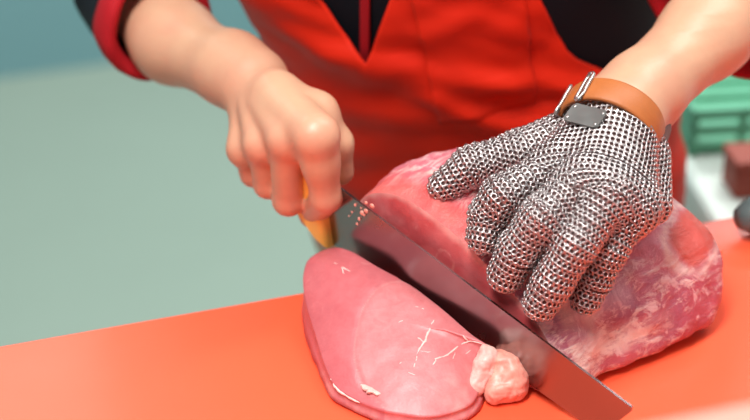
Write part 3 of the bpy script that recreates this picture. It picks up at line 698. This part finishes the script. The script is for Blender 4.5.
# ------------------------------------------------------------------ chainmail glove
def build_glove():
    R_out, wire = .0024, .00056; px_, row = .0038, .0027
    off = .0019
    cuffp = [(np.array(Z(655, 128, .14)), np.array(Z(652, 205, .122)), .008, .011, .010), (np.array(Z(640, 120, .15)), np.array(Z(655, 128, .14)), .014, .009, .01)]
    palm = LHP + cuffp
    allp = left_hand + cuffp
    pts = []; nor = []; tang = []
    def rows(axp, prims, up0, cap, start=0.0):
        axp = [np.asarray(p) for p in axp]; seg = [np.linalg.norm(axp[i + 1] - axp[i]) for i in range(len(axp) - 1)]; Ltot = sum(seg)
        cum = np.concatenate([[0], np.cumsum(seg)])
        P = lambda s: np.array([np.interp(s, cum, [a[i] for a in axp]) for i in range(3)])
        fine = .0006; tb = nrm(axp[1] - axp[0]); ss = np.arange(start, Ltot, fine)
        Ps = lambda s: P(s) + tb * min(0, s)
        stations = [(Ps(s), nrm(P(min(max(s, 0) + .006, Ltot)) - P(max(s - .006, 0))), None) for s in ss]
        if cap: stations += [(P(Ltot), nrm(P(Ltot) - P(Ltot - .006)), t) for t in np.arange(.05, 1.5, .05)]
        up = np.asarray(up0, float); last = None; i = -1
        for c, t, tilt in stations:
            up = nrm(up - t * (up @ t)); b = np.cross(t, up); th = np.linspace(0, 2 * math.pi, 121)[:-1]
            dr = np.cos(th)[:, None] * up + np.sin(th)[:, None] * b
            if tilt is not None: dr = dr * math.cos(tilt) + t * math.sin(tilt)
            d = np.full(len(th), .012)
            for _ in range(16): d += np.clip(off - sdf(c + dr * d[:, None], prims), -.01, .01)
            q = c + dr * d[:, None]
            if last is not None and np.percentile(np.linalg.norm(q - last, axis=1), 85) < row: continue
            last = q; i += 1
            ln = np.linalg.norm(np.roll(q, -1, 0) - q, axis=1); tot = ln.sum(); cnt = max(1, int(round(tot / px_)))
            pos = (np.arange(cnt) + (.5 if i % 2 else 0)) / cnt * tot; cl = np.concatenate([[0], np.cumsum(ln)]); qc = np.vstack([q, q[:1]])
            r = np.stack([np.interp(pos, cl, qc[:, k]) for k in range(3)], -1)
            da = sdf(r, allp); ok = (da > off - .006) & (np.abs(sdf(r, prims) - off) < .0015)
            for _ in range(4):
                if len(r): r = r + sdf_n(r, allp) * (off - sdf(r, allp))[:, None] * .8
            ok &= np.abs(sdf(r, allp) - off) < .0006
            r = r[ok]
            if len(r):
                pts.append(r); nor.append(sdf_n(r, allp)); tang.append(np.repeat((t if tilt is None else t)[None], len(r), 0) * (1 if i % 2 else -1))
    mid = np.array(Z(*LF['middle'][0])) * .5 + np.array(Z(*LF['ring'][0])) * .5
    wr = LW * .8 + mid * .2
    rows([wr, mid, mid + (mid - LW) * .15], palm, ZA, False)
    for n_, q in LF.items():
        p = [np.array(Z(*a)) for a in q]; rows(p, lh[n_], ZA, True, -.012)
    rows(thp, lh['thumb'], ZA, True, -.006)
    Pn = np.concatenate(pts); Nn = np.concatenate(nor); Tn = np.concatenate(tang)
    # drop rings that crowd one another where two surfaces meet
    cell = {}; keep = []
    for i, p in enumerate(Pn):
        k = tuple((p / .0026).astype(int)); bad = False
        for dx in (-1, 0, 1):
            for dy in (-1, 0, 1):
                for dz in (-1, 0, 1):
                    for j in cell.get((k[0] + dx, k[1] + dy, k[2] + dz), ()):
                        if ((Pn[j] - p) ** 2).sum() < .0026 ** 2: bad = True
        if not bad: cell.setdefault(k, []).append(i); keep.append(i)
    Pn, Nn, Tn = Pn[keep], Nn[keep], Tn[keep]
    # stay off the meat: rings below a surface are lifted by the hand itself
    A = 12; Bm = 5; th = np.arange(A) * 2 * math.pi / A; ps = np.arange(Bm) * 2 * math.pi / Bm
    ct, st = np.cos(th), np.sin(th)
    tmpl = np.array([((R_out - wire + wire * math.cos(p)) * c, (R_out - wire + wire * math.cos(p)) * s, wire * math.sin(p)) for c, s in zip(ct, st) for p in ps])
    fq = np.array([(a * Bm + b, ((a + 1) % A) * Bm + b, ((a + 1) % A) * Bm + (b + 1) % Bm, a * Bm + (b + 1) % Bm) for a in range(A) for b in range(Bm)])
    sgn = np.sign((Tn * np.roll(Tn, 1, 0)).sum(1)); T0 = Tn - Nn * (Tn * Nn).sum(1, keepdims=True); T0 /= np.maximum(np.linalg.norm(T0, axis=1, keepdims=True), 1e-6)
    X = np.cross(Nn, T0)
    til = np.radians(24) + np.random.normal(0, .04, len(Pn))
    Yv = T0 * np.cos(til)[:, None] + Nn * np.sin(til)[:, None]; Xv = X + np.random.normal(0, .04, X.shape); Xv -= Yv * (Xv * Yv).sum(1, keepdims=True); Xv /= np.linalg.norm(Xv, axis=1, keepdims=True)
    Nv = np.cross(Xv, Yv); Pn = Pn + np.random.normal(0, .0001, Pn.shape)
    VV = (Pn[:, None, :] + tmpl[None, :, 0:1] * Xv[:, None] + tmpl[None, :, 1:2] * Yv[:, None] + tmpl[None, :, 2:3] * Nv[:, None]).reshape(-1, 3)
    FF = (fq[None] + (np.arange(len(Pn)) * len(tmpl))[:, None, None]).reshape(-1, 4)
    print('rings', len(Pn))
    g = pymesh('chainmail_glove', VV, FF, M['ring'], person); g['label'] = 'steel chainmail glove'
    lp = [(a, b, ra + .0006, rb + .0006, k) for a, b, ra, rb, k in allp if a is not LHP[-1][0]]
    lo, hi = hb(lp); ls = [np.arange(lo[i], hi[i], .0019) for i in range(3)]; lv, lf = surface_nets(*ls, grid_sdf(*ls, lp))
    ln = pymesh('gap_shade', lv, lf, M['gap_shade'], g); ln['label'] = 'dark layer added under the glove rings to shade their gaps'  # added layer; shade between the rings is put into its dark colour
    # wrist strap
    C = np.array(Z(611, 124, .152)); A_ = Z(656, 127, .143) - Z(568, 107, .143); aL = np.linalg.norm(A_) / 2; A_ = nrm(A_)
    ax = nrm((LE - LW) * .5 + nrm(LW - mid) * np.linalg.norm(LE - LW) * .5); ax = nrm(ax - A_ * (ax @ A_)); ax = nrm(ax + .25 * ZA - A_ * (A_ @ ZA) * .25); nb = np.cross(A_, ax); nb = nb if nb[2] > 0 else -nb
    def sp(th, o=0.0, wd=0.0): return C + A_ * math.cos(th) * (aL + o) + nb * math.sin(th) * (.0315 + o) + ax * wd
    bm = bmesh.new(); n = 90; ring = []
    for k in range(n):
        th = 2 * math.pi * k / n; ring.append([bm.verts.new(sp(th, o, wd)) for o, wd in ((0, -.0105), (.0022, -.0105), (.003, -.009), (.003, .009), (.0022, .0105), (0, .0105))])
    for k in range(n):
        a, b = ring[k], ring[(k + 1) % n]
        for j in range(6): bm.faces.new((a[j], b[j], b[(j + 1) % 6], a[(j + 1) % 6]))
    s_ = bmobj('wrist_strap', bm, M['leather'], g); s_['label'] = 'tan leather strap at the wrist'
    def loop(th, w1, w2):
        c = [sp(th - w1, .0045, -.0135), sp(th + w1, .0045, -.0135), sp(th + w1, .0045, .0135), sp(th - w1, .0045, .0135)]
        pts_ = []
        for i in range(4):
            for q in range(5): pts_.append(c[i] + (c[(i + 1) % 4] - c[i]) * (q / 5 * .9 + .05))
        v, f = tube(pts_, .0014, 8, True); return pymesh('buckle', v, f, M['buckle'], g)
    loop(2.05, .055, 0); loop(2.75, .06, 0)
    # riveted plate on the back of the hand
    c0 = np.array(Z(586, 118, .163)); 
    for _ in range(30): n0 = sdf_n(c0[None], allp)[0]; c0 = c0 - ray(585.5, 115) * (off + .002 - sdf(c0[None], allp)[0]) * .7
    n0 = nrm(sdf_n(c0[None], allp)[0] - ray(585, 115) * .35); c0 = c0 + n0 * .0012; a_ = Z(603, 119.5, .15) - Z(568, 108, .15); a_ = nrm(a_ - n0 * (a_ @ n0)); b_ = np.cross(n0, a_)
    bm = bmesh.new(); top = []; bot = []; q = [(-.0138, -.0055), (-.0138, .0055), (-.0118, .0082), (.0118, .0082), (.0138, .0055), (.0138, -.0055), (.0118, -.0082), (-.0118, -.0082)]
    for x, y in q: top.append(bm.verts.new(c0 + a_ * x + b_ * y + n0 * .0018)); bot.append(bm.verts.new(c0 + a_ * x + b_ * y + n0 * .0002))
    bm.faces.new(top); bm.faces.new(bot[::-1])
    for i in range(8): bm.faces.new((top[i], bot[i], bot[(i + 1) % 8], top[(i + 1) % 8]))
    p_ = bmobj('metal_plate', bm, M['plate'], g, False); p_['label'] = 'dark steel plate on the glove'
    for x, y in ((-.0114, -.0052), (-.0114, .0052), (.0114, .0052), (.0114, -.0052)):
        bm = bmesh.new(); r = bmesh.ops.create_icosphere(bm, subdivisions=2, radius=1)['verts']
        for v in r: w_ = np.array(v.co); v.co = Vector(c0 + a_ * (x + w_[0] * .0011) + b_ * (y + w_[1] * .0011) + n0 * (.0018 + w_[2] * .0006))
        bmobj('rivet', bm, M['buckle'], g)
    return g
build_glove()
